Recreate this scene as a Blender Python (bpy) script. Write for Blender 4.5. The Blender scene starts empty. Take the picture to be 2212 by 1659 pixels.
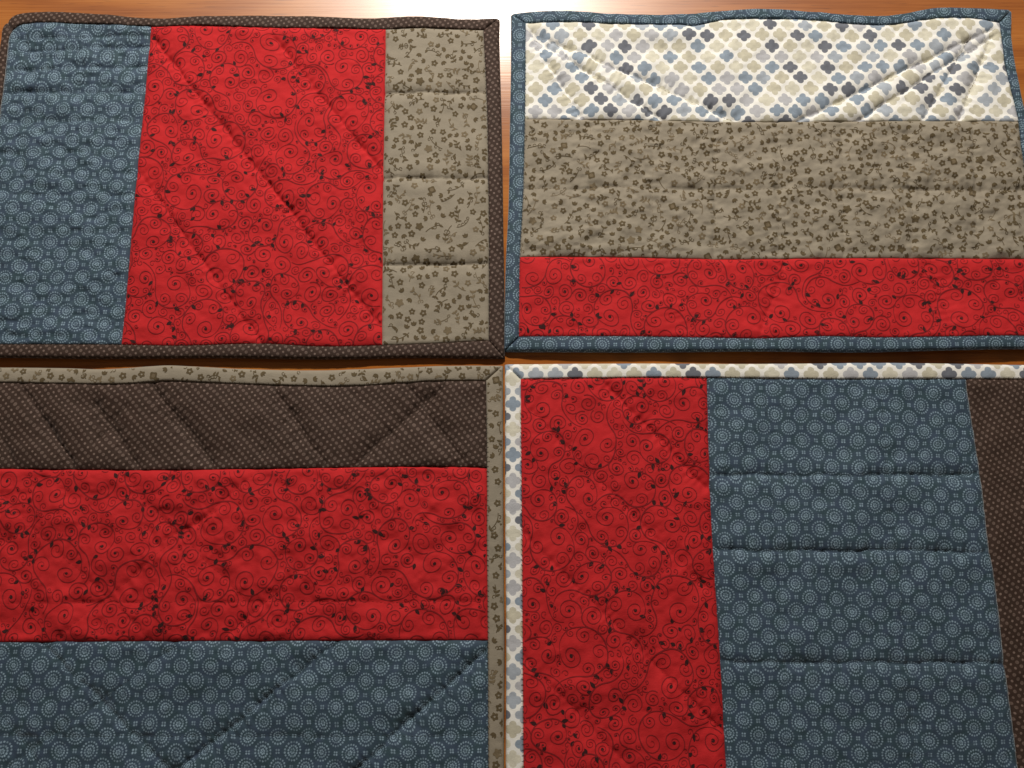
import bpy, math, random
import numpy as np

# ------------------------------------------------------------------ camera, world, lamp, exposure
scene = bpy.context.scene
F, PW, PH = 1800.0, 2212.0, 1659.0           # focal length and picture size in pixels of the measuring view
TILT, CAMH = math.radians(11.8), 0.680
ZREF = 0.006

cam_d = bpy.data.cameras.new("camera")
cam_d.sensor_width = 36.0
cam_d.lens = F / PW * 36.0
cam_d.clip_start, cam_d.clip_end = 0.01, 50
cam = bpy.data.objects.new("camera", cam_d)
cam.location = (0, 0, CAMH)
cam.rotation_euler = (TILT, 0, 0)
scene.collection.objects.link(cam)
scene.camera = cam

world = bpy.data.worlds.new("World")
scene.world = world
world.use_nodes = True
wb = world.node_tree.nodes["Background"]
wb.inputs[0].default_value = (1.0, 0.78, 0.58, 1)
wb.inputs[1].default_value = 0.06

lamp_d = bpy.data.lights.new("ceiling_lamp", 'POINT')
lamp_d.energy = 94
lamp_d.color = (1.0, 0.95, 0.86)
lamp_d.shadow_soft_size = 0.05
lamp = bpy.data.objects.new("ceiling_lamp", lamp_d)
lamp.location = (-0.07, 1.285, 1.06)
scene.collection.objects.link(lamp)

scene.view_settings.view_transform = 'Standard'
scene.view_settings.look = 'None'
scene.view_settings.exposure = 0
scene.view_settings.gamma = 1
scene.render.engine = 'CYCLES'
scene.render.resolution_x, scene.render.resolution_y = 1024, 768

rng = random.Random(7)

# ------------------------------------------------------------------ helpers
def W(px, py, z=ZREF):
    """measured pixel -> point on the mats' top plane"""
    dx, dy = (px - PW / 2) / F, -(py - PH / 2) / F
    y = dy * math.cos(TILT) + math.sin(TILT)
    zz = dy * math.sin(TILT) - math.cos(TILT)
    k = (z - CAMH) / zz
    return (dx * k, y * k)

def catmull(P, n=14):
    P = np.array(P, float)
    P = np.vstack([2 * P[0] - P[1], P, 2 * P[-1] - P[-2]])
    out = []
    for i in range(1, len(P) - 2):
        p0, p1, p2, p3 = P[i - 1], P[i], P[i + 1], P[i + 2]
        d = np.linalg.norm
        t01, t12, t23 = [max(d(a - b), 1e-6) ** .5 for a, b in ((p1, p0), (p2, p1), (p3, p2))]
        m1 = (p2 - p1) + t12 * ((p1 - p0) / t01 - (p2 - p0) / (t01 + t12))
        m2 = (p2 - p1) + t12 * ((p3 - p2) / t23 - (p3 - p1) / (t12 + t23))
        t = np.linspace(0, 1, n, endpoint=False)[:, None]
        out.append((2*t**3-3*t**2+1)*p1 + (t**3-2*t**2+t)*m1 + (-2*t**3+3*t**2)*p2 + (t**3-t**2)*m2)
    out.append(P[-2:-1])
    return np.vstack(out)

class Line:
    """a measured edge or seam; axis 0: y over x, axis 1: x over y"""
    def __init__(s, pts, axis):
        T = catmull([W(*p) for p in pts])
        s.axis = axis
        T = T[np.argsort(T[:, axis])]
        s.a, s.b = T[:, axis], T[:, 1 - axis]
    def __call__(s, q):
        return np.interp(q, s.a, s.b)

def H(*p): return Line(p, 0)
def V(*p): return Line(p, 1)

def vnoise(x, y, seed=0):
    xi, yi = np.floor(x), np.floor(y)
    fx, fy = x - xi, y - yi
    def h(a, b):
        v = np.sin(a * 127.1 + b * 311.7 + seed * 74.7) * 43758.5453
        return v - np.floor(v)
    u, v = fx * fx * fx * (fx * (fx * 6 - 15) + 10), fy * fy * fy * (fy * (fy * 6 - 15) + 10)
    return ((h(xi, yi) * (1 - u) + h(xi + 1, yi) * u) * (1 - v) + (h(xi, yi + 1) * (1 - u) + h(xi + 1, yi + 1) * u) * v) * 2 - 1

def build_mesh(name, V3, Q, mats, mi=None, uv=None, smooth=True):
    V3 = np.asarray(V3, np.float32); Q = np.asarray(Q, np.int32)
    me = bpy.data.meshes.new(name)
    me.vertices.add(len(V3)); me.vertices.foreach_set("co", V3.ravel())
    n = len(Q)
    me.loops.add(n * 4); me.loops.foreach_set("vertex_index", Q.ravel())
    me.polygons.add(n)
    me.polygons.foreach_set("loop_start", np.arange(0, n * 4, 4, dtype=np.int32))
    for m in mats: me.materials.append(m)
    if mi is not None: me.polygons.foreach_set("material_index", np.asarray(mi, np.int32))
    me.polygons.foreach_set("use_smooth", np.full(n, smooth))
    if uv is not None:
        l = me.uv_layers.new(name="UVMap")
        l.data.foreach_set("uv", np.asarray(uv, np.float32)[Q.ravel()].ravel())
    me.update(calc_edges=True)
    me.validate()
    return me

def add(name, me, parent=None, **props):
    o = bpy.data.objects.new(name, me)
    scene.collection.objects.link(o)
    if parent: o.parent = parent
    for k, v in props.items(): o[k] = v
    return o

# ------------------------------------------------------------------ node expressions
class N:
    def __init__(s, nt): s.t = nt
    def node(s, kind, **kw):
        n = s.t.nodes.new(kind)
        for k, v in kw.items(): setattr(n, k, v)
        return n
    def m(s, op, *a, clamp=False):
        n = s.node('ShaderNodeMath', operation=op, use_clamp=clamp)
        for i, v in enumerate(a): s.put(v, n.inputs[i])
        return S(s, n.outputs[0])
    def put(s, v, inp):
        if isinstance(v, S): s.t.links.new(v.o, inp)
        elif hasattr(v, 'is_output'): s.t.links.new(v, inp)
        else: inp.default_value = v
    def mixc(s, f, a, b):
        n = s.node('ShaderNodeMix', data_type='RGBA')
        s.put(f, n.inputs[0]); s.put(a, n.inputs[6]); s.put(b, n.inputs[7])
        return n.outputs[2]
    def noise(s, vec, scale, detail=3, rough=.5):
        n = s.node('ShaderNodeTexNoise'); n.inputs['Scale'].default_value = scale
        n.inputs['Detail'].default_value = detail; n.inputs['Roughness'].default_value = rough
        s.put(vec, n.inputs['Vector']); return S(s, n.outputs['Fac'])
class S:
    def __init__(s, n, o): s.n, s.o = n, o
    def __add__(a, b): return a.n.m('ADD', a, b)
    def __sub__(a, b): return a.n.m('SUBTRACT', a, b)
    def __rsub__(a, b): return a.n.m('SUBTRACT', b, a)
    def __mul__(a, b): return a.n.m('MULTIPLY', a, b)
    __radd__, __rmul__ = __add__, __mul__
    def __truediv__(a, b): return a.n.m('DIVIDE', a, b)
    def floor(a): return a.n.m('FLOOR', a)
    def fract(a): return a.n.m('FRACT', a)
    def abs(a): return a.n.m('ABSOLUTE', a)
def hyp(x, y): return x.n.m('SQRT', x * x + y * y)
def step_in(d, r, soft):
    """1 where d < r, soft edge"""
    n = d.n.node('ShaderNodeMapRange', interpolation_type='SMOOTHSTEP')
    d.n.put(d, n.inputs[0])
    n.inputs[1].default_value, n.inputs[2].default_value = r - soft, r + soft
    n.inputs[3].default_value, n.inputs[4].default_value = 1, 0
    return S(d.n, n.outputs[0])
def mx(a, b): return a.n.m('MAXIMUM', a, b)
def mn(a, b): return a.n.m('MINIMUM', a, b)
def sel(f, a, b): return b + f * (a - b)

def new_mat(name, rough=.85, spec=.25, sheen=.0):
    m = bpy.data.materials.new(name); m.use_nodes = True
    nt = m.node_tree; b = nt.nodes['Principled BSDF']
    b.inputs['Roughness'].default_value = rough
    b.inputs['Specular IOR Level'].default_value = spec
    b.inputs['Sheen Weight'].default_value = sheen
    b.inputs['Sheen Roughness'].default_value = .4
    return m, N(nt), b

def uvs(n):
    u = n.node('ShaderNodeUVMap'); u.uv_map = 'UVMap'
    sp = n.node('ShaderNodeSeparateXYZ'); n.t.links.new(u.outputs[0], sp.inputs[0])
    return u.outputs[0], S(n, sp.outputs[0]), S(n, sp.outputs[1])

def weave_bump(n, b, vec, strength=.35):
    """thread relief and small fabric wrinkles"""
    a = n.noise(vec, 900, 2, .6); c = n.noise(vec, 190, 3, .6)
    h = a * .35 + c * .65
    bp = n.node('ShaderNodeBump'); bp.inputs['Strength'].default_value = strength
    bp.inputs['Distance'].default_value = .0014
    n.put(h, bp.inputs['Height']); n.t.links.new(bp.outputs[0], b.inputs['Normal'])

def mottled(n, vec, col, scale=60, amt=.16):
    f = n.noise(vec, scale, 4, .6)
    f2 = n.noise(vec, 1300, 1, .5)
    k = (f - .5) * (2 * amt) + (f2 - .5) * .22 + 1.0
    vm = n.node('ShaderNodeVectorMath', operation='SCALE')
    n.put(col[:3] if isinstance(col, tuple) else col, vm.inputs[0]); n.put(k, vm.inputs['Scale'])
    return vm.outputs[0]

def lattice(n, u, v, a, b2):
    """nearest point of a centred rectangular lattice: local x, y, cell id x, y"""
    U, Vv = u / a, v / b2
    ax, ay = (U + .5).floor(), (Vv + .5).floor()
    bx, by = U.floor() + .5, Vv.floor() + .5
    lax, lay = (U - ax) * a, (Vv - ay) * b2
    lbx, lby = (U - bx) * a, (Vv - by) * b2
    f = n.m('LESS_THAN', hyp(lax, lay), hyp(lbx, lby))
    return sel(f, lax, lbx), sel(f, lay, lby), sel(f, ax, bx), sel(f, ay, by)

def mat_blue():
    m, n, b = new_mat('blue_medallion_cotton', .75, .35, .3)
    vec, u, v = uvs(n)
    c = .01
    A, B2 = 2.19 * c, 2.07 * c
    x, y, ix, iy = lattice(n, u, v, A, B2)
    r = hyp(x, y); th = n.m('ARCTAN2', y, x)
    def ring(R, cnt, rad, ph):
        ang = (th * (cnt / (2 * math.pi)) + ph).fract() - .5
        return step_in(hyp(r - R * c, ang * r * (2 * math.pi / cnt)), rad * c, .022 * c)
    pat = mx(mx(ring(.575, 18, .066, .1), ring(.335, 13, .066, .37)), mx(ring(.14, 6, .062, .2), step_in(r, .03 * c, .02 * c)))
    xs, ys, jx, jy = lattice(n, u + A / 2, v, A, B2)
    pat = mx(pat, step_in(hyp(xs.abs() - .09 * c, ys.abs() - .085 * c), .066 * c, .025 * c))
    fade = n.noise(vec, 240, 3, .65)
    fr = n.node('ShaderNodeMapRange'); n.put(fade, fr.inputs[0])
    fr.inputs[1].default_value, fr.inputs[2].default_value = .30, .60
    fr.inputs[3].default_value, fr.inputs[4].default_value = .22, 1
    pat = pat * S(n, fr.outputs[0])
    hue = n.noise(vec, 95, 2, .5)
    hr = n.node('ShaderNodeMapRange'); n.put(hue, hr.inputs[0])
    hr.inputs[1].default_value, hr.inputs[2].default_value = .35, .65
    bg = n.mixc(S(n, hr.outputs[0]), (.035, .069, .090, 1), (.044, .072, .118, 1))
    col = n.mixc(pat, bg, (.265, .375, .47, 1))
    n.t.links.new(mottled(n, vec, col, 120, .12), b.inputs['Base Color'])
    weave_bump(n, b, vec)
    return m

def mat_brown():
    m, n, b = new_mat('brown_dotted_cotton', .8, .3, .12)
    vec, u, v = uvs(n)
    c = .01
    k = math.sqrt(.5)
    p, q = (u - v) * k, (u + v) * k
    P, Q = .395 * c, .88 * c
    def near(pp, qq):
        return ((pp / P + .5).fract() - .5) * P, ((qq / Q + .5).fract() - .5) * Q
    x, y = near(p, q); rb = hyp(x, y)
    xs, ys = near(p + P / 2, q + Q / 2); rs = hyp(xs, ys)
    big = step_in(rb, .128 * c, .03 * c) * (1.0 - step_in(rb, .05 * c, .04 * c) * .3) * .66
    small = step_in(rs, .088 * c, .03 * c)
    pat = mx(big, small)
    fade = n.noise(vec, 300, 3, .6)
    fr = n.node('ShaderNodeMapRange'); n.put(fade, fr.inputs[0])
    fr.inputs[1].default_value, fr.inputs[2].default_value = .3, .6
    fr.inputs[3].default_value, fr.inputs[4].default_value = .5, 1
    pat = pat * S(n, fr.outputs[0])
    bg = n.mixc(n.noise(vec, 150, 2), (.051, .026, .019, 1), (.041, .024, .016, 1))
    col = n.mixc(pat, bg, (.235, .165, .138, 1))
    n.t.links.new(mottled(n, vec, col, 130, .15), b.inputs['Base Color'])
    weave_bump(n, b, vec)
    return m

def mat_quatrefoil():
    m, n, b = new_mat('quatrefoil_cotton', .85, .25, .05)
    vec, u, v = uvs(n)
    c = .01
    A, B2 = 1.64 * c, 2.12 * c
    x, y, ix, iy = lattice(n, u, v, A, B2)
    ax, ay = x.abs(), y.abs()
    horiz = hyp(ax - .34 * c, ay) - .318 * c
    vert = hyp(ax, ay - .35 * c) - .285 * c
    mid = ax * .75 + ay * .75 - .40 * c
    d = mn(mn(horiz, vert), mid)
    wob = (n.noise(vec, 420, 2) - .5) * (.06 * c)
    inside = step_in(d + wob, 0.0, .035 * c)
    wn = n.node('ShaderNodeTexWhiteNoise', noise_dimensions='2D')
    cv = n.node('ShaderNodeCombineXYZ'); n.put(ix * 2.0 + 0.25, cv.inputs[0]); n.put(iy * 2.0 + .25, cv.inputs[1])
    n.t.links.new(cv.outputs[0], wn.inputs['Vector'])
    rp = n.node('ShaderNodeValToRGB'); rp.color_ramp.interpolation = 'CONSTANT'
    cols = [(0, (.61, .57, .45)), (.22, (.71, .675, .56)), (.42, (.52, .52, .55)), (.60, (.29, .35, .43)), (.80, (.175, .185, .22)), (.92, (.42, .46, .52))]
    e = rp.color_ramp.elements
    e[0].position, e[0].color = 0, cols[0][1] + (1,)
    e[1].position, e[1].color = cols[1][0], cols[1][1] + (1,)
    for p_, c_ in cols[2:]:
        k = e.new(p_); k.color = c_ + (1,)
    n.t.links.new(wn.outputs['Value'], rp.inputs[0])
    wash = mottled(n, vec, rp.outputs[0], 170, .22)
    col = n.mixc(inside, (.93, .91, .87, 1), wash)
    n.t.links.new(col, b.inputs['Base Color'])
    weave_bump(n, b, vec)
    return m

def mat_plain(name, col, amt=.14, scale=70, spec=.25, sheen=.08, col2=None):
    m, n, b = new_mat(name, .85, spec, sheen)
    vec, u, v = uvs(n)
    c = col + (1,)
    if col2: c = n.mixc(n.noise(vec, 55, 3, .6), c, col2 + (1,))
    n.t.links.new(mottled(n, vec, c, scale, amt), b.inputs['Base Color'])
    weave_bump(n, b, vec)
    return m

def mat_wood():
    m, n, b = new_mat('varnished_wood', .34, .5)
    tc = n.node('ShaderNodeTexCoord')
    def mapped(sx, sy, off=0):
        mp = n.node('ShaderNodeMapping'); mp.inputs['Scale'].default_value = (sx, sy, 1)
        mp.inputs['Location'].default_value = (off, off * 1.7, 0)
        n.t.links.new(tc.outputs['Object'], mp.inputs[0]); return mp.outputs[0]
    big = n.noise(mapped(1.6, 22), 1, 4, .55)
    warp = n.noise(mapped(2.2, 5, 3), 1, 2)
    sp = n.node('ShaderNodeSeparateXYZ'); n.t.links.new(tc.outputs['Object'], sp.inputs[0])
    yy = S(n, sp.outputs[1]) * 60 + warp * 16 + big * 5
    rings = n.m('SINE', yy * 2.2) * .5 + .5
    fine = n.noise(mapped(9, 520, 5), 1, 3, .6)
    pores = n.noise(mapped(30, 900, 9), 1, 2, .7)
    f = n.m('MULTIPLY', big * .62 + rings * .16 + fine * .38, 1.0, clamp=True)
    rp = n.node('ShaderNodeValToRGB'); e = rp.color_ramp.elements
    e[0].position, e[0].color = .28, (.19, .044, .008, 1)
    e[1].position, e[1].color = .80, (.56, .205, .038, 1)
    k = e.new(.52); k.color = (.38, .115, .017, 1)
    n.put(f, rp.inputs[0])
    col = n.mixc(step_in(pores, .36, .05) * .5, rp.outputs[0], (.10, .03, .008, 1))
    n.t.links.new(col, b.inputs['Base Color'])
    b.inputs['Coat Weight'].default_value = .22
    b.inputs['Coat Roughness'].default_value = .17
    n.put(fine * .08 + .25, b.inputs['Roughness'])
    b.inputs['Anisotropic'].default_value = .75          # varnish brushed along the grain
    b.inputs['Anisotropic Rotation'].default_value = .0
    tg = n.node('ShaderNodeTangent', direction_type='UV_MAP'); tg.uv_map = 'UVMap'
    n.t.links.new(tg.outputs[0], b.inputs['Tangent'])
    bp = n.node('ShaderNodeBump'); bp.inputs['Strength'].default_value = .12; bp.inputs['Distance'].default_value = .0004
    n.put(fine, bp.inputs['Height']); n.t.links.new(bp.outputs[0], b.inputs['Normal'])
    return m

M = dict(
    blue=mat_blue(), brown=mat_brown(), quatrefoil=mat_quatrefoil(),
    red=mat_plain('red_vine_cotton', (.62, .025, .027), .18, 45, .2, .04, (.50, .017, .022)),
    taupe=mat_plain('taupe_floral_cotton', (.335, .287, .222), .14, 60, .25, .06, (.295, .257, .200)),
    red_ink=mat_plain('dark_red_print', (.235, .012, .015), .2, 300),
    leaf_ink=mat_plain('maroon_leaf_print', (.040, .010, .010), .2, 300),
    taupe_ink=mat_plain('brown_flower_print', (.118, .086, .045), .25, 200),
    taupe_ink2=mat_plain('faded_flower_print', (.19, .145, .088), .25, 200),
    thread=mat_plain('dark_thread', (.06, .045, .035)),
    thread_red=mat_plain('red_thread', (.33, .02, .018)),
    thread_tan=mat_plain('tan_thread', (.22, .17, .11)),
    thread_blue=mat_plain('blue_thread', (.05, .075, .09)),
    backing=mat_plain('grey_backing_cotton', (.12, .09, .07)),
    wood=mat_wood(),
)

# ------------------------------------------------------------------ table top
def make_table():
    x0, x1, y0, y1, zt, th, r = -.92, .92, -.62, .98, 0.0, .03, .008
    prof = [(0, -th), (0, -r)] + [(r - r * math.cos(a), -r + r * math.sin(a)) for a in np.linspace(.3, math.pi / 2, 5)]
    vs, qs = [], []
    nP = len(prof)
    for d, z in prof:
        vs += [(x0 + d, y0 + d, z), (x1 - d, y0 + d, z), (x1 - d, y1 - d, z), (x0 + d, y1 - d, z)]
    for i in range(nP - 1):
        for k in range(4):
            a, b_ = i * 4 + k, i * 4 + (k + 1) % 4
            qs.append((a, b_, b_ + 4, a + 4))
    qs.append(tuple(range((nP - 1) * 4, nP * 4)))
    qs.append((3, 2, 1, 0))
    me = build_mesh('table_top', vs, qs, [M['wood']], uv=np.array(vs)[:, :2], smooth=False)
    add('table_top', me, kind='structure', label='varnished orange brown wooden table top under the placemats', category='table')
make_table()

# ------------------------------------------------------------------ printed motifs, as thin inked shapes on the cloth
class Ink:
    def __init__(s): s.v, s.q, s.m, s.n = [], [], [], 0
    def stroke(s, P, w, mat=1):
        P = np.asarray(P, float); w = np.broadcast_to(np.asarray(w, float), (len(P),))
        T = np.gradient(P, axis=0); T /= np.maximum(np.linalg.norm(T, axis=1, keepdims=True), 1e-9)
        Nn = np.stack([-T[:, 1], T[:, 0]], 1) * (w[:, None] / 2)
        k = len(P); i = np.arange(k - 1) * 2 + s.n
        s.v.append(np.stack([P - Nn, P + Nn], 1).reshape(-1, 2))
        s.q.append(np.stack([i, i + 2, i + 3, i + 1], 1)); s.m.append(np.full(k - 1, mat)); s.n += 2 * k
    def ring(s, c, rin, rout, mat=1):
        k = len(rout); th = np.arange(k) * 2 * math.pi / k
        d = np.stack([np.cos(th), np.sin(th)], 1)
        c = np.asarray(c, float)
        rin = np.broadcast_to(rin, (k,))
        s.v.append(np.stack([c + d * rin[:, None], c + d * np.asarray(rout)[:, None]], 1).reshape(-1, 2))
        i = np.arange(k); j = (i + 1) % k
        s.q.append(np.stack([i * 2, i * 2 + 1, j * 2 + 1, j * 2], 1) + s.n); s.m.append(np.full(k, mat)); s.n += 2 * k
    def leaf(s, p, ang, L, wd, mat=1):
        t = np.linspace(0, 1, 6); d = np.array([math.cos(ang), math.sin(ang)])
        s.stroke(np.asarray(p)[None] + d[None] * (t[:, None] * L), wd * np.sin(np.pi * np.clip(t, .04, .97) ** .8) ** .8, mat)
    def data(s):
        return np.vstack(s.v), np.vstack(s.q), np.concatenate(s.m)

def vines(x0, x1, y0, y1, seed):
    """scrolling vines: spirals packed tangent to each other"""
    R_ = random.Random(seed); ink = Ink(); c = .01
    circ = []; cell = {}
    G = .02
    def free(x, y, r, pool_gap=.0):
        gx, gy = int(x // G), int(y // G)
        for i in range(gx - 2, gx + 3):
            for j in range(gy - 2, gy + 3):
                for (a, b_, q) in cell.get((i, j), ()):
                    if (a - x) ** 2 + (b_ - y) ** 2 < (q + r + pool_gap) ** 2: return False
        return True
    def put(x, y, r, d):
        circ.append((x, y, r, d)); cell.setdefault((int(x // G), int(y // G)), []).append((x, y, r))
    def spiral(x, y, r, a0, d, turns, w, tail=.0, dot=None, shrink=.92):
        n_ = max(14, int(turns * 20)); t = np.linspace(0, 1, n_)
        ph = a0 + d * t * turns * 2 * math.pi
        rr = r * (1 - shrink * t ** 1.05)
        P = np.stack([x + rr * np.cos(ph), y + rr * np.sin(ph)], 1)
        ink.stroke(P, w * (1.1 - .55 * t), 1)
        if dot:
            ink.ring(P[-1], 0.0, np.full(7, dot), 2)
        return P
    area = (x1 - x0) * (y1 - y0)
    # large scrolls: an egg-shaped arc that flows out into a reversed tail and in into spirals
    big = []
    for _ in range(int(area / c / c * 9)):
        r = R_.uniform(1.2, 1.9) * c
        x, y = R_.uniform(x0, x1), R_.uniform(y0, y1)
        if not free(x, y, r, .0022): continue
        d = R_.choice((-1, 1)); put(x, y, r, d); big.append((x, y, r, d))
    for (x, y, r, d) in big:
        best = None
        for _ in range(10):
            a0 = R_.uniform(0, 6.28); sw = math.radians(R_.uniform(245, 300)); s0 = a0 - d * sw
            # tail: from the start of the arc, bending the other way
            hx, hy = x + r * math.cos(s0), y + r * math.sin(s0)
            hd = s0 - d * math.pi / 2
            T = [(hx, hy)]; n_ok = 0
            Rt = R_.uniform(1.3, 2.4) * c; st = .0011
            for k in range(26):
                if k > 2: hd += d * st / Rt
                hx += st * math.cos(hd); hy += st * math.sin(hd)
                if k > 3 and any((hx - a) ** 2 + (hy - b_) ** 2 < (q * 1.02) ** 2 for a, b_, q, _d in big): break
                T.append((hx, hy))
            if best is None or len(T) > len(best[0]): best = (T, a0, sw)
        T, a0, sw = best
        for p in T[4::3]: cell.setdefault((int(p[0] // G), int(p[1] // G)), []).append((p[0], p[1], .0008))
        t = np.linspace(0, 1, 44); ph = a0 - d * sw * (1 - t)
        P = np.vstack([np.array(T[:0:-1]), np.stack([x + r * np.cos(ph), y + r * np.sin(ph)], 1)])
        u_ = np.linspace(0, 1, len(P))
        ink.stroke(P, c * (.04 + .062 * np.sin(np.pi * np.clip(u_ * 1.05, 0, 1)) ** .6), 1)
        kids = []
        rk = r * R_.uniform(.44, .52)
        kx, ky = x + (r - rk) * math.cos(a0), y + (r - rk) * math.sin(a0)
        spiral(kx, ky, rk, a0, d, R_.uniform(1.7, 2.0), .072 * c, dot=.135 * c, shrink=.97)
        kids.append((kx, ky, rk))
        for lim in [(.32, .42)] * 60 + [(.24, .32)] * 120 + [(.15, .22)] * 60:
            q = r * R_.uniform(*lim)
            if R_.random() < .7:
                tt = R_.uniform(.03, .97); al = a0 - d * sw * tt
                X, Y, dd = x + (r - q) * math.cos(al), y + (r - q) * math.sin(al), d
                st = al
            else:
                px_, py_, pr = R_.choice(kids); al = R_.uniform(0, 6.28)
                X, Y, dd = px_ + (pr + q) * math.cos(al), py_ + (pr + q) * math.sin(al), -d
                st = al + math.pi
                if math.hypot(X - x, Y - y) > r - q: continue
            if any(math.hypot(X - a, Y - b_) < q + e_ * .98 + .03 * c for a, b_, e_ in kids): continue
            kids.append((X, Y, q))
            tn = 1.8 if q > .42 * c else (1.45 if q > .28 * c else 1.0)
            spiral(X, Y, q, st, dd, tn * R_.uniform(.9, 1.1), .060 * c, dot=(.08 * c if R_.random() < .4 else None))
        for k in range(R_.choice((2, 3, 3))):
            al = a0 - d * sw * R_.uniform(.1, .95); o_ = R_.choice((-1, 1))
            ink.leaf((x + r * math.cos(al), y + r * math.sin(al)), al + (0 if o_ > 0 else math.pi) + R_.uniform(-.8, .8), R_.uniform(.42, .56) * c, .30 * c, 2)
    # gaps
    for rmin, rmax, k in ((.62, .92, 26), (.40, .62, 40), (.25, .40, 60), (.17, .25, 18)):
        for _ in range(int(area / c / c * k)):
            px_, py_, pr, pd = circ[int(R_.random() * len(circ))]
            q = R_.uniform(rmin, rmax) * c; al = R_.uniform(0, 6.28)
            X, Y = px_ + (pr + q) * math.cos(al), py_ + (pr + q) * math.sin(al)
            if X < x0 - .005 or X > x1 + .005 or Y < y0 - .005 or Y > y1 + .005: continue
            if not free(X, Y, q * .985, -.0001): continue
            put(X, Y, q, -pd)
            big_ = q > .55 * c
            tn = 2.1 if big_ else (1.8 if q > .34 * c else 1.15)
            spiral(X, Y, q, al + math.pi, -pd, tn * R_.uniform(.9, 1.1), (.072 if big_ else .058) * c,
                   dot=(.12 * c if big_ and R_.random() < .6 else (.07 * c if R_.random() < .4 else None)))
            if R_.random() < (.42 if big_ else .08):
                ink.leaf((px_ + pr * math.cos(al), py_ + pr * math.sin(al)), R_.uniform(0, 6.28), R_.uniform(.36, .5) * c, .27 * c, 2)
    p, q_, m_ = ink.data()
    p = p + .0021 * np.stack([vnoise(p[:, 0] * 48, p[:, 1] * 48, seed), vnoise(p[:, 0] * 48, p[:, 1] * 48, seed + 1)], 1)
    return p, q_, m_

def flowers(x0, x1, y0, y1, seed):
    R_ = random.Random(seed); ink = Ink(); c = .01
    pts = []; cell = {}; G = .008
    def free(x, y, r):
        gx, gy = int(x // G), int(y // G)
        for i in range(gx - 2, gx + 3):
            for j in range(gy - 2, gy + 3):
                for (a, b_, q) in cell.get((i, j), ()):
                    if (a - x) ** 2 + (b_ - y) ** 2 < (q + r) ** 2: return False
        return True
    def take(x, y, r): cell.setdefault((int(x // G), int(y // G)), []).append((x, y, r))
    area = (x1 - x0) * (y1 - y0) / c / c
    for _ in range(int(area * .95)):                                 # sprigs
        x, y, a = R_.uniform(x0, x1), R_.uniform(y0, y1), R_.uniform(0, 6.28)
        L = R_.uniform(1.0, 2.0) * c; bend = R_.choice((-1, 1)) * R_.uniform(.6, 1.6)
        t = np.linspace(0, 1, 9); ph = a + bend * t
        P = np.stack([x + np.cumsum(np.cos(ph)) * L / 9, y + np.cumsum(np.sin(ph)) * L / 9], 1)
        if not all(free(p[0], p[1], .20 * c) for p in P[::2]): continue
        for p in P[::2]: take(p[0], p[1], .20 * c)
        mt = R_.choice((1, 1, 2))
        ink.stroke(P, .062 * c, mt)
        for k in range(1, 9, 2):
            for sd in (-1, 1):
                if R_.random() < .72:
                    an = ph[k] + sd * R_.uniform(.7, 1.2)
                    if R_.random() < .7: ink.leaf(P[k], an, R_.uniform(.28, .42) * c, .18 * c, mt)
                    else:
                        tt = np.linspace(0, 1, 7); q = an + sd * tt * 3.4
                        C = np.stack([P[k][0] + np.cumsum(np.cos(q)) * .07 * c, P[k][1] + np.cumsum(np.sin(q)) * .07 * c], 1)
                        ink.stroke(C, .06 * c, mt)
    for _ in range(int(area * 26)):
        x, y = R_.uniform(x0, x1), R_.uniform(y0, y1)
        kind = R_.random(); a = R_.uniform(0, 6.28)
        r = (.31 if kind < .5 else .40 if kind < .62 else .24 if kind < .82 else .5) * c
        if not free(x, y, r + .05 * c): continue
        take(x, y, r + .03 * c)
        th = np.arange(20) * 2 * math.pi / 20
        if kind < .5:
            q = R_.uniform(.30, .35) * c
            ink.ring((x, y), q * .26, q * (.82 + .17 * np.cos(5 * (th - a))), 1 if R_.random() < .8 else 2)
        elif kind < .62:
            q = R_.uniform(.37, .43) * c
            ink.ring((x, y), 0, q * (.82 + .18 * np.cos(5 * (th - a))), 1 if R_.random() < .6 else 2)
        elif kind < .82:                                              # heart shaped bud
            p = np.array((x - .12 * c * math.cos(a), y - .12 * c * math.sin(a)))
            for da in (-.65, .0, .65): ink.leaf(p, a + da, .38 * c, .23 * c, 1)
        else:                                                         # thistle head: hollow cup with a crown of petals
            ink.ring((x, y), .17 * c, .36 * c * (.9 + .14 * np.cos(4 * (th - a))), 1)
            ink.ring((x, y), 0, np.full(10, .17 * c), 2)
            p = np.array((x + .32 * c * math.cos(a), y + .32 * c * math.sin(a)))
            for da in (-.9, -.3, .3, .9): ink.leaf(p, a + da, .32 * c, .17 * c, 1)
    return ink.data()

# ------------------------------------------------------------------ placemats
class Mat:
    pass

PROFILE = np.array([(-.06, 2.2), (-.025, 3.6), (0, 4.6), (.02, 5.3), (.05, 5.8), (.10, 6.1), (.20, 6.3), (.36, 6.4), (.52, 6.35),
                    (.68, 6.2), (.80, 5.9), (.89, 5.3), (.945, 4.5), (.978, 3.5), (.99, 2.4), (.985, 1.3), (.95, .5), (.88, .15), (.5, .12)])

def gauss_lift(spec):
    L = []
    for (px, py, mm, sx, sy) in spec:
        x, y = W(px, py)
        L.append((x, y, mm * .001, sx / 2600., sy / 2600.))
    def f(x, y):
        z = np.zeros(np.shape(x))
        for (a, b, h, s1, s2) in L:
            z = z + h * np.exp(-.5 * ((x - a) / s1) ** 2 - .5 * ((y - b) / s2) ** 2)
        return z
    return f

def quilt(lines):
    out = []
    for (p, q, depth, wid) in lines:
        a, b = np.array(W(*p)), np.array(W(*q))
        out.append((a, b, depth * .00145, wid * .00122))
    return out

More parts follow.
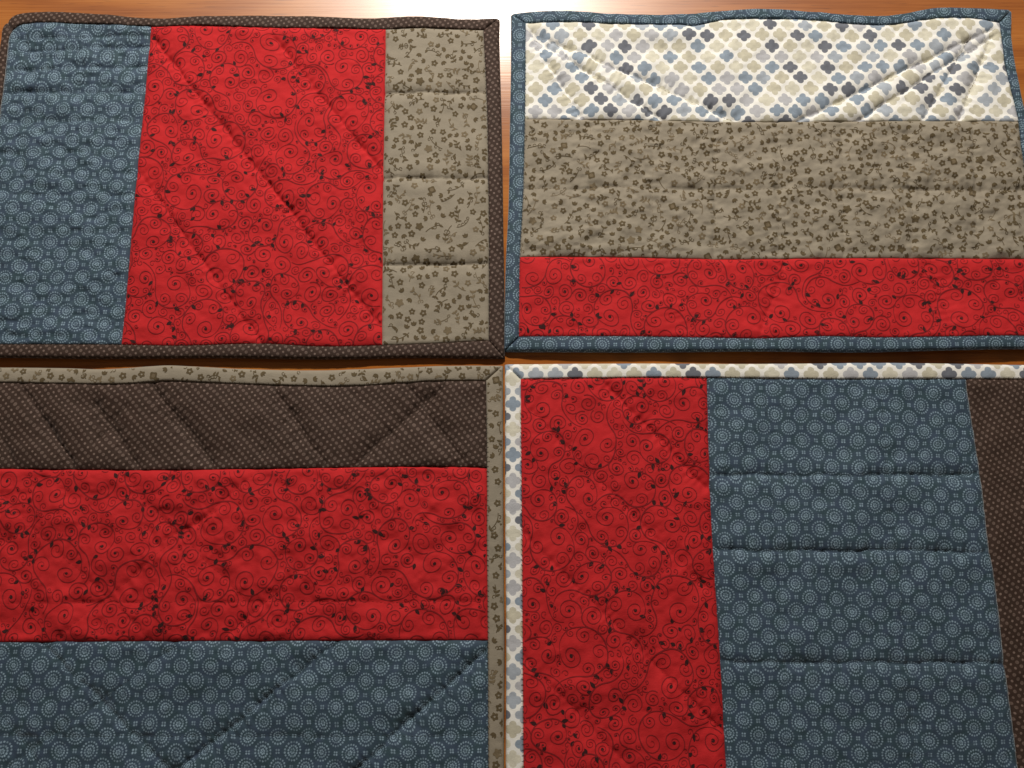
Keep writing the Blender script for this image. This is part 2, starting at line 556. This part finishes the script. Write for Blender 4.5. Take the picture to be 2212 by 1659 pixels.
class Strip:
    def __init__(s, mat, top, bot, left, right, cloth, label, quilts=(), wrinkle=(.35, 90, 90), seed=0, uvrot=0., uvoff=(0, 0), soft=1.):
        s.mat, s.top, s.bot, s.left, s.right = mat, top, bot, left, right
        s.cloth, s.label, s.q, s.wr, s.seed = cloth, label, quilt(quilts), wrinkle, seed
        s.rot, s.off, s.soft = uvrot, uvoff, soft
    def dists(s, x, y):
        return x - s.left(y), s.right(y) - x, y - s.bot(x), s.top(x) - y
    def groove(s, x, y):
        """height change and print shift of the quilting lines"""
        dz = np.zeros(np.shape(x)); ux = np.zeros(np.shape(x)); uy = np.zeros(np.shape(x))
        for k, (a, b, D, w) in enumerate(s.q):
            L = np.linalg.norm(b - a); t = (b - a) / L; n = np.array([-t[1], t[0]])
            al = (x - a[0]) * t[0] + (y - a[1]) * t[1]
            d = (x - a[0]) * n[0] + (y - a[1]) * n[1]
            sd = s.seed * 13 + k * 7
            d = d + .0011 * vnoise(al * 55, al * 0 + .3, sd) + .0004 * vnoise(al * 260, al * 0 + .7, sd + 1)
            end = np.clip((al + .004) / .008, 0, 1) * np.clip((L + .004 - al) / .008, 0, 1)
            var = .8 + .35 * vnoise(al * 60, al * 0 + 5.1, sd + 2)
            ad = np.abs(d)
            dz = dz + end * var * (-.95 * D * np.exp(-ad / (.62 * w)) - .30 * D * np.exp(-(d / (2.6 * w)) ** 2) + .16 * D * np.exp(-((ad - 4.5 * w) / (2.2 * w)) ** 2))
            puck = vnoise(al * 150, d * 40, sd + 3) + .6 * np.sin(al * 2 * math.pi / .0065 + 3 * vnoise(al * 70, al * 0, sd + 4))
            dz = dz + end * D * .23 * puck * np.exp(-(ad / (2.4 * w)) ** 2)
            sh = end * .55 * D * (d / w) * np.exp(-.5 * (d / (1.3 * w)) ** 2)
            ux, uy = ux + sh * n[0], uy + sh * n[1]
        return dz, ux, uy
    def z(s, x, y):
        l, r, b, t = s.dists(x, y)
        e = np.minimum(np.minimum(l, r), np.minimum(b, t))
        base = .0064 - .0019 * np.exp(-np.maximum(e, 0) / .0020)
        dz, _, _ = s.groove(x, y)
        amp, fx, fy = s.wr
        amp = amp * 1.7
        wr = vnoise(x * fx, y * fy, s.seed) + .5 * vnoise(x * fx * 2.3 + 4, y * fy * 2.3, s.seed + 3) + .22 * vnoise(x * fx * 5.1, y * fy * 5.1 + 2, s.seed + 5)
        lo = vnoise(x * 26, y * 34, s.seed + 9) * 1.15 + vnoise(x * 48 + 3, y * 62, s.seed + 14) * .55
        k = np.clip(e / .006, .25, 1)
        # puckers running in from the seams
        sx = vnoise(x * 210, y * 50, s.seed + 11) * np.exp(-np.minimum(b, t) / .006) + vnoise(x * 50, y * 210, s.seed + 12) * np.exp(-np.minimum(l, r) / .006)
        rel = base + dz + (amp * wr * k + lo * k + .34 * sx) * .001
        f0 = .0021                                    # batting is never squeezed thinner than this
        rel = f0 + .0006 * np.logaddexp(0, (rel - f0) / .0006)
        return s.mat.lift(x, y) + rel
    def uv(s, x, y):
        _, ux, uy = s.groove(x, y)
        X, Y = x + ux, y + uy
        X = X + .0012 * vnoise(x * 38, y * 38, s.seed + 21) + .0003 * vnoise(x * 160, y * 160, s.seed + 23); Y = Y + .0012 * vnoise(x * 38, y * 38, s.seed + 22) + .0003 * vnoise(x * 160, y * 160, s.seed + 24)
        c, sn = math.cos(s.rot), math.sin(s.rot)
        return np.stack([X * c + Y * sn + s.off[0], -X * sn + Y * c + s.off[1]], -1)
    def build(s):
        xs = [float(s.left(0)), float(s.right(0))]
        corners = []
        for S_, T_ in ((0, 0), (1, 0), (0, 1), (1, 1)):
            x, y = s.point(np.array([S_ * 1.]), np.array([T_ * 1.])); corners.append((x[0], y[0]))
        wdt = max(corners[1][0] - corners[0][0], corners[3][0] - corners[2][0])
        hgt = max(corners[2][1] - corners[0][1], corners[3][1] - corners[1][1])
        nu, nv = int(wdt / .0012) + 2, int(hgt / .0012) + 2
        Sg, Tg = np.meshgrid(np.linspace(0, 1, nu), np.linspace(0, 1, nv))
        x, y = s.point(Sg.ravel(), Tg.ravel())
        z = s.z(x, y)
        Vv = np.stack([x, y, z], 1)
        i = (np.arange(nv - 1)[:, None] * nu + np.arange(nu - 1)[None]).ravel()
        Q = np.stack([i, i + 1, i + nu + 1, i + nu], 1)
        UV = s.uv(x, y)
        # skirt tucked into the seam
        ring = np.concatenate([np.arange(nu), np.arange(1, nv) * nu + nu - 1, (nv - 1) * nu + np.arange(nu - 2, -1, -1), np.arange(nv - 2, 0, -1) * nu])
        n0 = len(Vv); sk = Vv[ring].copy(); sk[:, 2] = s.mat.lift(sk[:, 0], sk[:, 1]) + .0012
        nrm = np.concatenate([np.tile((0, -1), (nu, 1)), np.tile((1, 0), (nv - 1, 1)), np.tile((0, 1), (nu - 1, 1)), np.tile((-1, 0), (nv - 2, 1))])
        sk[:, :2] += nrm * .0007
        j = np.arange(len(ring)); jn = (j + 1) % len(ring)
        Qs = np.stack([ring[jn], ring[j], n0 + j, n0 + jn], 1)
        Vv = np.vstack([Vv, sk]); UV = np.vstack([UV, UV[ring]]); Q = np.vstack([Q, Qs])
        mi = np.zeros(len(Q), int)
        mats = [M[s.cloth]]
        bx = (min(c[0] for c in corners), max(c[0] for c in corners), min(c[1] for c in corners), max(c[1] for c in corners))
        pr = None
        if s.cloth == 'red': pr = vines(*bx, 100 + s.seed); mats += [M['red_ink'], M['leaf_ink']]
        if s.cloth == 'taupe': pr = flowers(*bx, 200 + s.seed); mats += [M['taupe_ink'], M['taupe_ink2']]
        if pr:
            p, q, m_ = pr
            l, r, b, t = s.dists(p[:, 0], p[:, 1])
            ok = (np.minimum(np.minimum(l, r), np.minimum(b, t)) > .0003)
            keep = ok[q].all(1)
            q, m_ = q[keep], m_[keep]
            zz = s.z(p[:, 0], p[:, 1]) + .00022
            n0 = len(Vv)
            Vv = np.vstack([Vv, np.column_stack([p, zz])]); UV = np.vstack([UV, s.uv(p[:, 0], p[:, 1])])
            Q = np.vstack([Q, q + n0]); mi = np.concatenate([mi, m_])
        me = build_mesh('fabric_strip', Vv, Q, mats, mi, UV)
        o = add('fabric_strip', me, s.mat.root, label=s.label)
        if s.q: s.stitches(o)
        return o
    def point(s, S_, T_):
        ym = (s.top.b.mean() + s.bot.b.mean()) / 2
        y = np.full(S_.shape, ym); x = S_ * 0
        for _ in range(14):
            x = s.left(y) * (1 - S_) + s.right(y) * S_
            y = s.bot(x) * (1 - T_) + s.top(x) * T_
        return x, y
    def stitches(s, parent):
        V_, Q_ = [], []; n = 0
        for k, (a, b, D, w) in enumerate(s.q):
            L = np.linalg.norm(b - a); t = (b - a) / L; nn = np.array([-t[1], t[0]])
            for m0 in np.arange(0, L, .0032):
                al = np.array([m0, m0 + .0011, m0 + .0022])
                sd = s.seed * 13 + k * 7
                d0 = -(.0011 * vnoise(al * 55, al * 0 + .3, sd) + .0004 * vnoise(al * 260, al * 0 + .7, sd + 1))
                P = a + t * al[:, None] + nn * d0[:, None]
                e = np.min([q for q in s.dists(P[:, 0], P[:, 1])])
                if e < .001: continue
                z0 = s.z(P[:, 0], P[:, 1]) + .0001
                for off, dz in ((-.0003, -.0001), (0, .0004), (.0003, -.0001)):
                    V_.append(np.column_stack([P + nn * off, z0 + dz + np.array([-.0003, 0, -.0003])]))
                for c_ in (0, 3):
                    for r_ in (0, 1): Q_.append((n + c_ + r_, n + c_ + r_ + 1, n + c_ + r_ + 4, n + c_ + r_ + 3))
                n += 9
        if not V_: return
        V_ = np.vstack(V_)
        th = {'red': 'thread_red', 'taupe': 'thread_tan', 'blue': 'thread_blue', 'brown': 'thread', 'quatrefoil': 'thread_tan'}[s.cloth]
        add('quilting_stitches', build_mesh('quilting_stitches', V_, Q_, [M[th]], uv=V_[:, :2]), parent, kind='stuff')

def corner(h, v):
    y = np.array([(h.b.mean())]); 
    for _ in range(40):
        x = v(y); y = h(x)
    return x[0], y[0]

def make_binding(mat, side, cloth, seed):
    """one folded edge: between the inner seam and the outer edge, mitred at both ends"""
    ho, hi = mat.outer[side], mat.inner[side]
    nb = {'top': ('left', 'right'), 'bottom': ('left', 'right'), 'left': ('bottom', 'top'), 'right': ('bottom', 'top')}[side]
    hor = side in ('top', 'bottom'); ax = 0 if hor else 1
    def cn(grp, e):
        return corner(grp[side], grp[e]) if hor else corner(grp[e], grp[side])
    i0, i1 = cn(mat.inner, nb[0]), cn(mat.inner, nb[1]); o0, o1 = cn(mat.outer, nb[0]), cn(mat.outer, nb[1])
    Ln = abs(o1[ax] - o0[ax])
    ns = int(Ln / .0016) + 2
    sA = np.linspace(0, 1, ns)
    ai = i0[ax] + (i1[ax] - i0[ax]) * sA; ao = o0[ax] + (o1[ax] - o0[ax]) * sA
    Pi = np.stack([ai, hi(ai)], 1); Po = np.stack([ao, ho(ao)], 1)
    if not hor: Pi, Po = Pi[:, ::-1], Po[:, ::-1]
    tp, zp = PROFILE[:, 0], PROFILE[:, 1] * .00102
    P = Pi[:, None] * (1 - tp[None, :, None]) + Po[:, None] * tp[None, :, None]
    x, y = P[..., 0], P[..., 1]
    dend = np.minimum(sA, 1 - sA) * Ln
    def puff(x_, y_, tt, dn):
        top = np.clip((tt + .02) / .1, 0, 1)
        return top * (.00045 * vnoise(x_ * 60, y_ * 60, seed) + .0002 * vnoise(x_ * 220, y_ * 220, seed + 1) - .0022 * np.exp(-dn / .0011))
    z = mat.lift(x, y) + np.maximum(zp[None] + np.where(PROFILE[:, 1] > 2, puff(x, y, tp[None], dend[:, None]), 0), .0001)
    nt = len(tp)
    Vv = np.stack([x, y, z], -1).reshape(-1, 3)
    # print runs on over the fold
    arc = np.concatenate([[0], np.cumsum(np.hypot(np.diff(tp) * .0135, np.diff(zp)))])
    k = arc / .0135 - tp
    dirv = (Po - Pi) ; 
    UV = (P + dirv[:, None] * (k[None, :, None] * .6)).reshape(-1, 2) + np.array([seed * .0137, seed * .0071])
    i = (np.arange(ns - 1)[:, None] * nt + np.arange(nt - 1)[None]).ravel()
    Q = np.stack([i, i + 1, i + nt + 1, i + nt], 1)
    # end caps under the mitre
    mats = [M[cloth]]; mi = np.zeros(len(Q), int)
    if cloth == 'taupe':
        x0, x1, y0, y1 = Vv[:, 0].min(), Vv[:, 0].max(), Vv[:, 1].min(), Vv[:, 1].max()
        p, q, m_ = flowers(x0, x1, y0, y1, 300 + seed); mats += [M['taupe_ink'], M['taupe_ink2']]
        a, b_ = (p[:, 0], p[:, 1]) if hor else (p[:, 1], p[:, 0])
        tt = (b_ - hi(a)) / (ho(a) - hi(a))
        lo, hi_ = i0[ax] + (o0[ax] - i0[ax]) * tt, i1[ax] + (o1[ax] - i1[ax]) * tt
        ok = (tt > .04) & (tt < .93) & (a > lo + .0004) & (a < hi_ - .0004)
        keep = ok[q].all(1); q, m_ = q[keep], m_[keep]
        dn = np.minimum(a - lo, hi_ - a)
        zz = mat.lift(p[:, 0], p[:, 1]) + np.interp(tt, tp[:15], zp[:15]) + puff(p[:, 0], p[:, 1], tt, np.maximum(dn, 0)) + .00022
        n0 = len(Vv); Vv = np.vstack([Vv, np.column_stack([p, zz])]); UV = np.vstack([UV, p])
        Q = np.vstack([Q, q + n0]); mi = np.concatenate([mi, m_])
    o = add('binding', build_mesh('binding', Vv, Q, mats, mi, UV), mat.root)
    # hand stitches catching the inner fold
    V_, Q_ = [], []; n = 0
    step = .0042
    for m0 in np.arange(.004, Ln - .03, step):
        f = m0 / Ln
        p0 = np.array([np.interp(f, sA, Pi[:, 0]), np.interp(f, sA, Pi[:, 1])])
        p1 = np.array([np.interp(f, sA, Po[:, 0]), np.interp(f, sA, Po[:, 1])])
        t_ = (p1 - p0) / np.linalg.norm(p1 - p0); nn = np.array([-t_[1], t_[0]])
        sk = .0005 if hor else -.0005
        zl = float(mat.lift(p0[0], p0[1]))
        for off in (-.00022, 0, .00022):
            up = .0003 if off == 0 else 0
            for d_, zz, sh in ((-.0009, .0046, -1), (.0002, .0054, 0), (.0012, .0064, 1)):
                q_ = p0 + t_ * d_ + nn * (off + sk * sh)
                V_.append((q_[0], q_[1], zl + zz + up))
        for c_ in (0, 3):
            for r_ in (0, 1): Q_.append((n + c_ + r_, n + c_ + r_ + 1, n + c_ + r_ + 4, n + c_ + r_ + 3))
        n += 9
    V_ = np.array(V_)
    add('hand_stitches', build_mesh('hand_stitches', V_, Q_, [M[mat.thread]], uv=V_[:, :2]), o, kind='stuff')
    return o

def make_backing(mat):
    s = Strip(mat, mat.outer['top'], mat.outer['bottom'], mat.outer['left'], mat.outer['right'], 'taupe', '')
    nu, nv = 70, 54
    S_, T_ = np.meshgrid(np.linspace(.012, .988, nu), np.linspace(.016, .984, nv))
    x, y = s.point(S_.ravel(), T_.ravel())
    l = mat.lift(x, y); n = nu * nv
    Vv = np.vstack([np.stack([x, y, l + .0016], 1), np.stack([x, y, l + .00005], 1)])
    i = (np.arange(nv - 1)[:, None] * nu + np.arange(nu - 1)[None]).ravel()
    Q = np.stack([i, i + 1, i + nu + 1, i + nu], 1)
    Q = np.vstack([Q, Q[:, ::-1] + n])
    ring = np.concatenate([np.arange(nu), np.arange(1, nv) * nu + nu - 1, (nv - 1) * nu + np.arange(nu - 2, -1, -1), np.arange(nv - 2, 0, -1) * nu])
    j = np.roll(ring, -1)
    Q = np.vstack([Q, np.stack([ring, ring + n, j + n, j], 1)[:, ::-1]])
    add('backing', build_mesh('backing', Vv, Q, [M['backing']], uv=Vv[:, :2]), mat.root)

def placemat(label, outer, inner, lift, thread):
    mt = Mat(); mt.outer, mt.inner, mt.lift, mt.thread = outer, inner, gauss_lift(lift), thread
    xs = [corner(outer['top'], outer[e])[0] for e in ('left', 'right')]; ys = [corner(outer[e], outer['left'])[1] for e in ('top', 'bottom')]
    mt.root = bpy.data.objects.new('quilted_placemat', None)
    scene.collection.objects.link(mt.root)
    mt.root.empty_display_size = .05
    mt.root['label'] = label; mt.root['category'] = 'placemat'; mt.root['group'] = 'patchwork placemats laid out on the table'
    return mt

def finish(mt, cloth, seed):
    for k, sd in enumerate(('top', 'bottom', 'left', 'right')): make_binding(mt, sd, cloth, seed + k)
    make_backing(mt)

# ---- mat with brown dotted binding: blue, red and taupe columns
o = dict(top=H((14,45),(28,33),(46,27),(90,24.5),(128,24),(230,29),(333,37),(435,33),(566,31),(669,32),(797,37),(899,33),(1001,38),(1080,36)),
         bottom=H((-92,774),(0,773),(200,775),(450,773),(700,776),(900,772),(1091,774)),
         left=V((14,45),(4,60),(1,80),(-8,140),(-22,230),(-50,450),(-92,774)),
         right=V((1080,36),(1079,77),(1083,230),(1086,384),(1087,466),(1090,645),(1091,774)))
i = dict(top=H((26,66),(40,56),(60,51),(102,49),(165,51),(230,52),(325,56),(435,55),(566,59),(745,60),(833,63),(899,60),(980,62),(1044,64)),
         bottom=H((-66,745),(0,745),(150,745),(262,745),(384,747),(566,743),(694,749),(822,746),(940,741),(1056,735)),
         left=V((26,66),(20,77),(10,154),(0,230),(-27,450),(-66,745)),
         right=V((1044,64),(1052,230),(1055,409),(1056,466),(1056,735)))
mt = placemat('brown dotted binding placemat with upright blue, red and narrow taupe floral strips', o, i,
              [(100,30,1.5,110,60),(480,30,1,90,50),(900,30,1,90,50),(60,775,3,160,50),(600,775,2.5,170,45),(300,400,1.5,150,150)], 'thread')
s1 = V((325,40),(325,56),(292,422),(262,745),(261,760)); s2 = V((833,50),(833,63),(827,422),(825,746),(825,760))
Strip(mt, i['top'], i['bottom'], i['left'], s1, 'blue', 'blue medallion strip, crinkled at its upper end',
      [((30,84),(322,78),1.6,2.2), ((30,110),(320,98),2.3,2.5), ((22,150),(318,142),2.1,2.5), ((18,200),(312,196),1.9,2.6), ((10,262),(308,258),.9,3), ((0,330),(300,330),.8,3), ((-10,420),(292,420),.6,3), ((60,60),(50,420),.7,3)],
      (.62, 75, 150), 1, .0, (.003, .004)).build()
Strip(mt, i['top'], i['bottom'], s1, s2, 'red', 'red strip printed with dark scrolling vines, quilted diagonally',
      [((332,84),(822,706),2.7,2.7), ((590,80),(828,372),1.9,2.7), ((300,370),(566,742),1.8,2.7), ((560,170),(640,150),.5,3), ((740,470),(826,590),.6,3)], (.42, 70, 85), 2).build()
Strip(mt, i['top'], i['bottom'], s2, i['right'], 'taupe', 'narrow taupe floral strip quilted straight across',
      [((828,199),(1052,199),2.2,2.0), ((828,384),(1056,384),2.3,2.0), ((826,571),(1056,571),2.4,2.0)], (.22, 60, 60), 3).build()
finish(mt, 'brown', 10)

# ---- mat with blue medallion binding: quatrefoil, taupe and red rows
o = dict(top=H((1103,27),(1156,23),(1233,22),(1335,28),(1400,29),(1463,28),(1540,23),(1645,18),(1748,23),(1830,29),(1902,32),(1953,27),(2017,17),(2107,17),(2187,19)),
         bottom=H((1088,759),(1335,761),(1645,760),(1851,762),(2209,755),(2300,757)),
         left=V((1103,27),(1103,154),(1101,256),(1098,440),(1092,568),(1088,759)),
         right=V((2187,19),(2187,77),(2196,141),(2208,200),(2222,261),(2240,380),(2268,559),(2300,757)))
i = dict(top=H((1136,50),(1233,47),(1335,51),(1463,52),(1501,54),(1565,42),(1645,41),(1748,42),(1851,51),(1928,52),(2004,42),(2081,40),(2160,48)),
         bottom=H((1121,727),(1335,727),(1540,731),(1645,733),(1774,728),(1902,731),(2210,727),(2268,729)),
         left=V((1136,50),(1134,256),(1130,422),(1128,466),(1123,555),(1121,727)),
         right=V((2160,48),(2173,141),(2184,184),(2202,261),(2209,320),(2222,400),(2244,559),(2268,729)))
mt = placemat('blue medallion binding placemat with white quatrefoil, wide taupe floral and red rows', o, i,
              [(1220,25,1.2,110,60),(1640,20,1.5,90,55),(2070,20,2,100,70),(1650,760,4,200,60),(2100,760,5,170,60),(1250,760,1.5,100,40)], 'thread_blue')
a1 = H((1120,256),(1134,256),(1386,258),(1591,262),(1774,261),(2030,260),(2202,261),(2215,261)); a2 = H((1110,554),(1123,554),(1335,555),(1591,560),(1646,559),(1902,557),(2209,559),(2260,559))
Strip(mt, i['top'], a1, i['left'], i['right'], 'quatrefoil', 'white strip of grey, blue and tan quatrefoils with puckered diagonal quilting',
      [((1142,66),(1600,262),2.9,2.2), ((1150,80),(1440,262),2.7,2.2), ((1156,90),(1262,262),2.4,2.2),
       ((2146,62),(1722,262),2.9,2.2), ((2150,74),(1850,262),2.7,2.2), ((2140,90),(2072,262),2.8,2.2), ((2100,80),(1990,262),1.9,2.4)], (.5, 80, 80), 4, .0, (.004, .0035)).build()
Strip(mt, a1, a2, i['left'], i['right'], 'taupe', 'wide taupe floral strip quilted in a faint grid',
      [((1130,404),(2216,410),1.3,2.6), ((1275,262),(1272,556),.9,2.6), ((1410,262),(1408,556),1.0,2.6), ((1542,262),(1545,558),1.1,2.6), ((1680,262),(1684,558),1.0,2.6), ((1818,262),(1826,558),1.1,2.6), ((1960,262),(1972,558),1.1,2.6), ((2100,262),(2118,558),1.1,2.6)], (.75, 70, 90), 5).build()
Strip(mt, a2, i['bottom'], i['left'], i['right'], 'red', 'narrow red strip printed with dark scrolling vines, lying below the wide taupe strip',
      [((1420,560),(1470,726),1.0,4.5), ((1700,560),(1640,726),1.5,4), ((2010,560),(2060,726),1.2,4.5)], (.5, 60, 60), 6).build()
finish(mt, 'blue', 20)

# ---- mat with taupe floral binding: brown, red and blue rows
o = dict(top=H((-132,792),(0,792),(128,793),(230,796),(358,789),(461,793),(566,797),(694,798),(822,794),(975,789),(1087,788)),
         bottom=H((-272,1776),(300,1777),(700,1775),(1090,1776)),
         left=V((-132,792),(-200,1280),(-272,1776)),
         right=V((1087,788),(1088,1170),(1090,1388),(1089,1656),(1090,1776)))
i = dict(top=H((-98,827),(0,826),(128,828),(256,830),(358,824),(435,826),(566,831),(680,834),(771,833),(924,824),(1050,822)),
         bottom=H((-232,1740),(400,1741),(1056,1740)),
         left=V((-98,827),(-165,1280),(-232,1740)),
         right=V((1050,822),(1052,1009),(1052,1183),(1054,1382),(1055,1656),(1056,1740)))
mt = placemat('taupe floral binding placemat with brown dotted, wide red and blue medallion rows', o, i,
              [(360,792,2.5,110,40),(950,792,1.5,110,40),(500,1200,1.5,200,200)], 'thread')
a1 = H((-140,1013),(0,1013),(333,1016),(566,1013),(771,1010),(899,1008),(1060,1010)); a2 = H((-200,1389),(0,1388),(256,1386),(566,1385),(822,1384),(1070,1384))
Strip(mt, i['top'], a1, i['left'], i['right'], 'brown', 'dark brown dotted strip with soft diagonal folds',
      [((45,830),(160,1008),2.4,3.2), ((325,830),(462,1008),3.0,3.2), ((205,870),(300,1010),2.2,3.2), ((590,840),(705,1008),2.0,3.2), ((880,830),(1000,1000),2.0,3.2), ((960,835),(760,1008),2.4,3.2), ((280,870),(200,960),1.8,3.2), ((-60,830),(40,1010),1.2,3.2), ((650,880),(540,1008),.8,3.2)], (.35, 60, 60), 7).build()
Strip(mt, a1, a2, i['left'], i['right'], 'red', 'wide red strip printed with dark scrolling vines, between brown and blue strips',
      [((-60,1016),(330,1384),.9,3.4), ((560,1016),(120,1384),1.0,3.4), ((330,1180),(480,1100),1.5,4.2), ((250,1016),(620,1384),.7,3.6), ((900,1012),(480,1384),.7,3.6), ((-160,1302),(1052,1300),.6,1.4)], (.85, 62, 62), 8).build()
Strip(mt, a2, i['bottom'], i['left'], i['right'], 'blue', 'blue medallion strip quilted with two deep diagonals',
      [((728,1386),(290,1740),2.4,2.5), ((1052,1402),(690,1740),2.4,2.5), ((90,1390),(440,1740),1.6,2.8), ((-150,1590),(1052,1590),.7,2.8), ((-120,1400),(160,1740),.8,3.2), ((380,1392),(-40,1700),.9,3.2)], (.4, 65, 65), 9, .0, (.002, .009)).build()
finish(mt, 'taupe', 30)

# ---- mat with quatrefoil binding: red, blue and brown columns
o = dict(top=H((1090,785),(1335,784),(1645,785),(1902,783),(2212,787),(2308,787)),
         bottom=H((1093,1776),(1700,1777),(2449,1776)),
         left=V((1090,785),(1091,1171),(1093,1362),(1092,1656),(1093,1776)),
         right=V((2308,787),(2380,1280),(2449,1776)))
i = dict(top=H((1125,819),(1335,816),(1527,816),(1774,819),(2030,819),(2212,819),(2275,820)),
         bottom=H((1132,1740),(1700,1741),(2408,1740)),
         left=V((1125,819),(1128,1183),(1129,1362),(1131,1656),(1132,1740)),
         right=V((2275,820),(2342,1280),(2408,1740)))
mt = placemat('white quatrefoil binding placemat with upright red, wide blue and brown dotted strips', o, i,
              [(1500,790,1.5,200,40),(2000,790,2,200,40),(1850,1200,1.2,200,200)], 'thread')
s1 = V((1526,800),(1527,816),(1532,991),(1540,1183),(1547,1285),(1557,1439),(1569,1656),(1575,1760)); s2 = V((2083,800),(2086,820),(2106,940),(2124,1068),(2137,1183),(2147,1234),(2170,1426),(2196,1618),(2214,1760))
Strip(mt, i['top'], i['bottom'], i['left'], s1, 'red', 'upright red strip printed with dark scrolling vines, beside the quatrefoil binding',
      [((1300,822),(1536,1062),2.0,2.6), ((1128,868),(1545,1290),1.0,2.9), ((1130,1150),(1558,1580),1.25,2.9), ((1130,1420),(1440,1740),1.0,2.9)], (.55, 60, 60), 10).build()
Strip(mt, i['top'], i['bottom'], s1, s2, 'blue', 'wide blue medallion strip quilted straight across',
      [((1530,1028),(2120,1026),1.75,1.9), ((1540,1189),(2138,1192),1.75,1.9), ((1556,1431),(2172,1433),1.6,1.9), ((1650,822),(1720,1740),.6,4), ((1900,822),(1990,1740),.7,4)], (.36, 65, 65), 11, -.03, (.007, .002)).build()
Strip(mt, i['top'], i['bottom'], s2, i['right'], 'brown', 'brown dotted strip beside the wide blue strip', (), (.3, 60, 60), 12).build()
finish(mt, 'quatrefoil', 40)
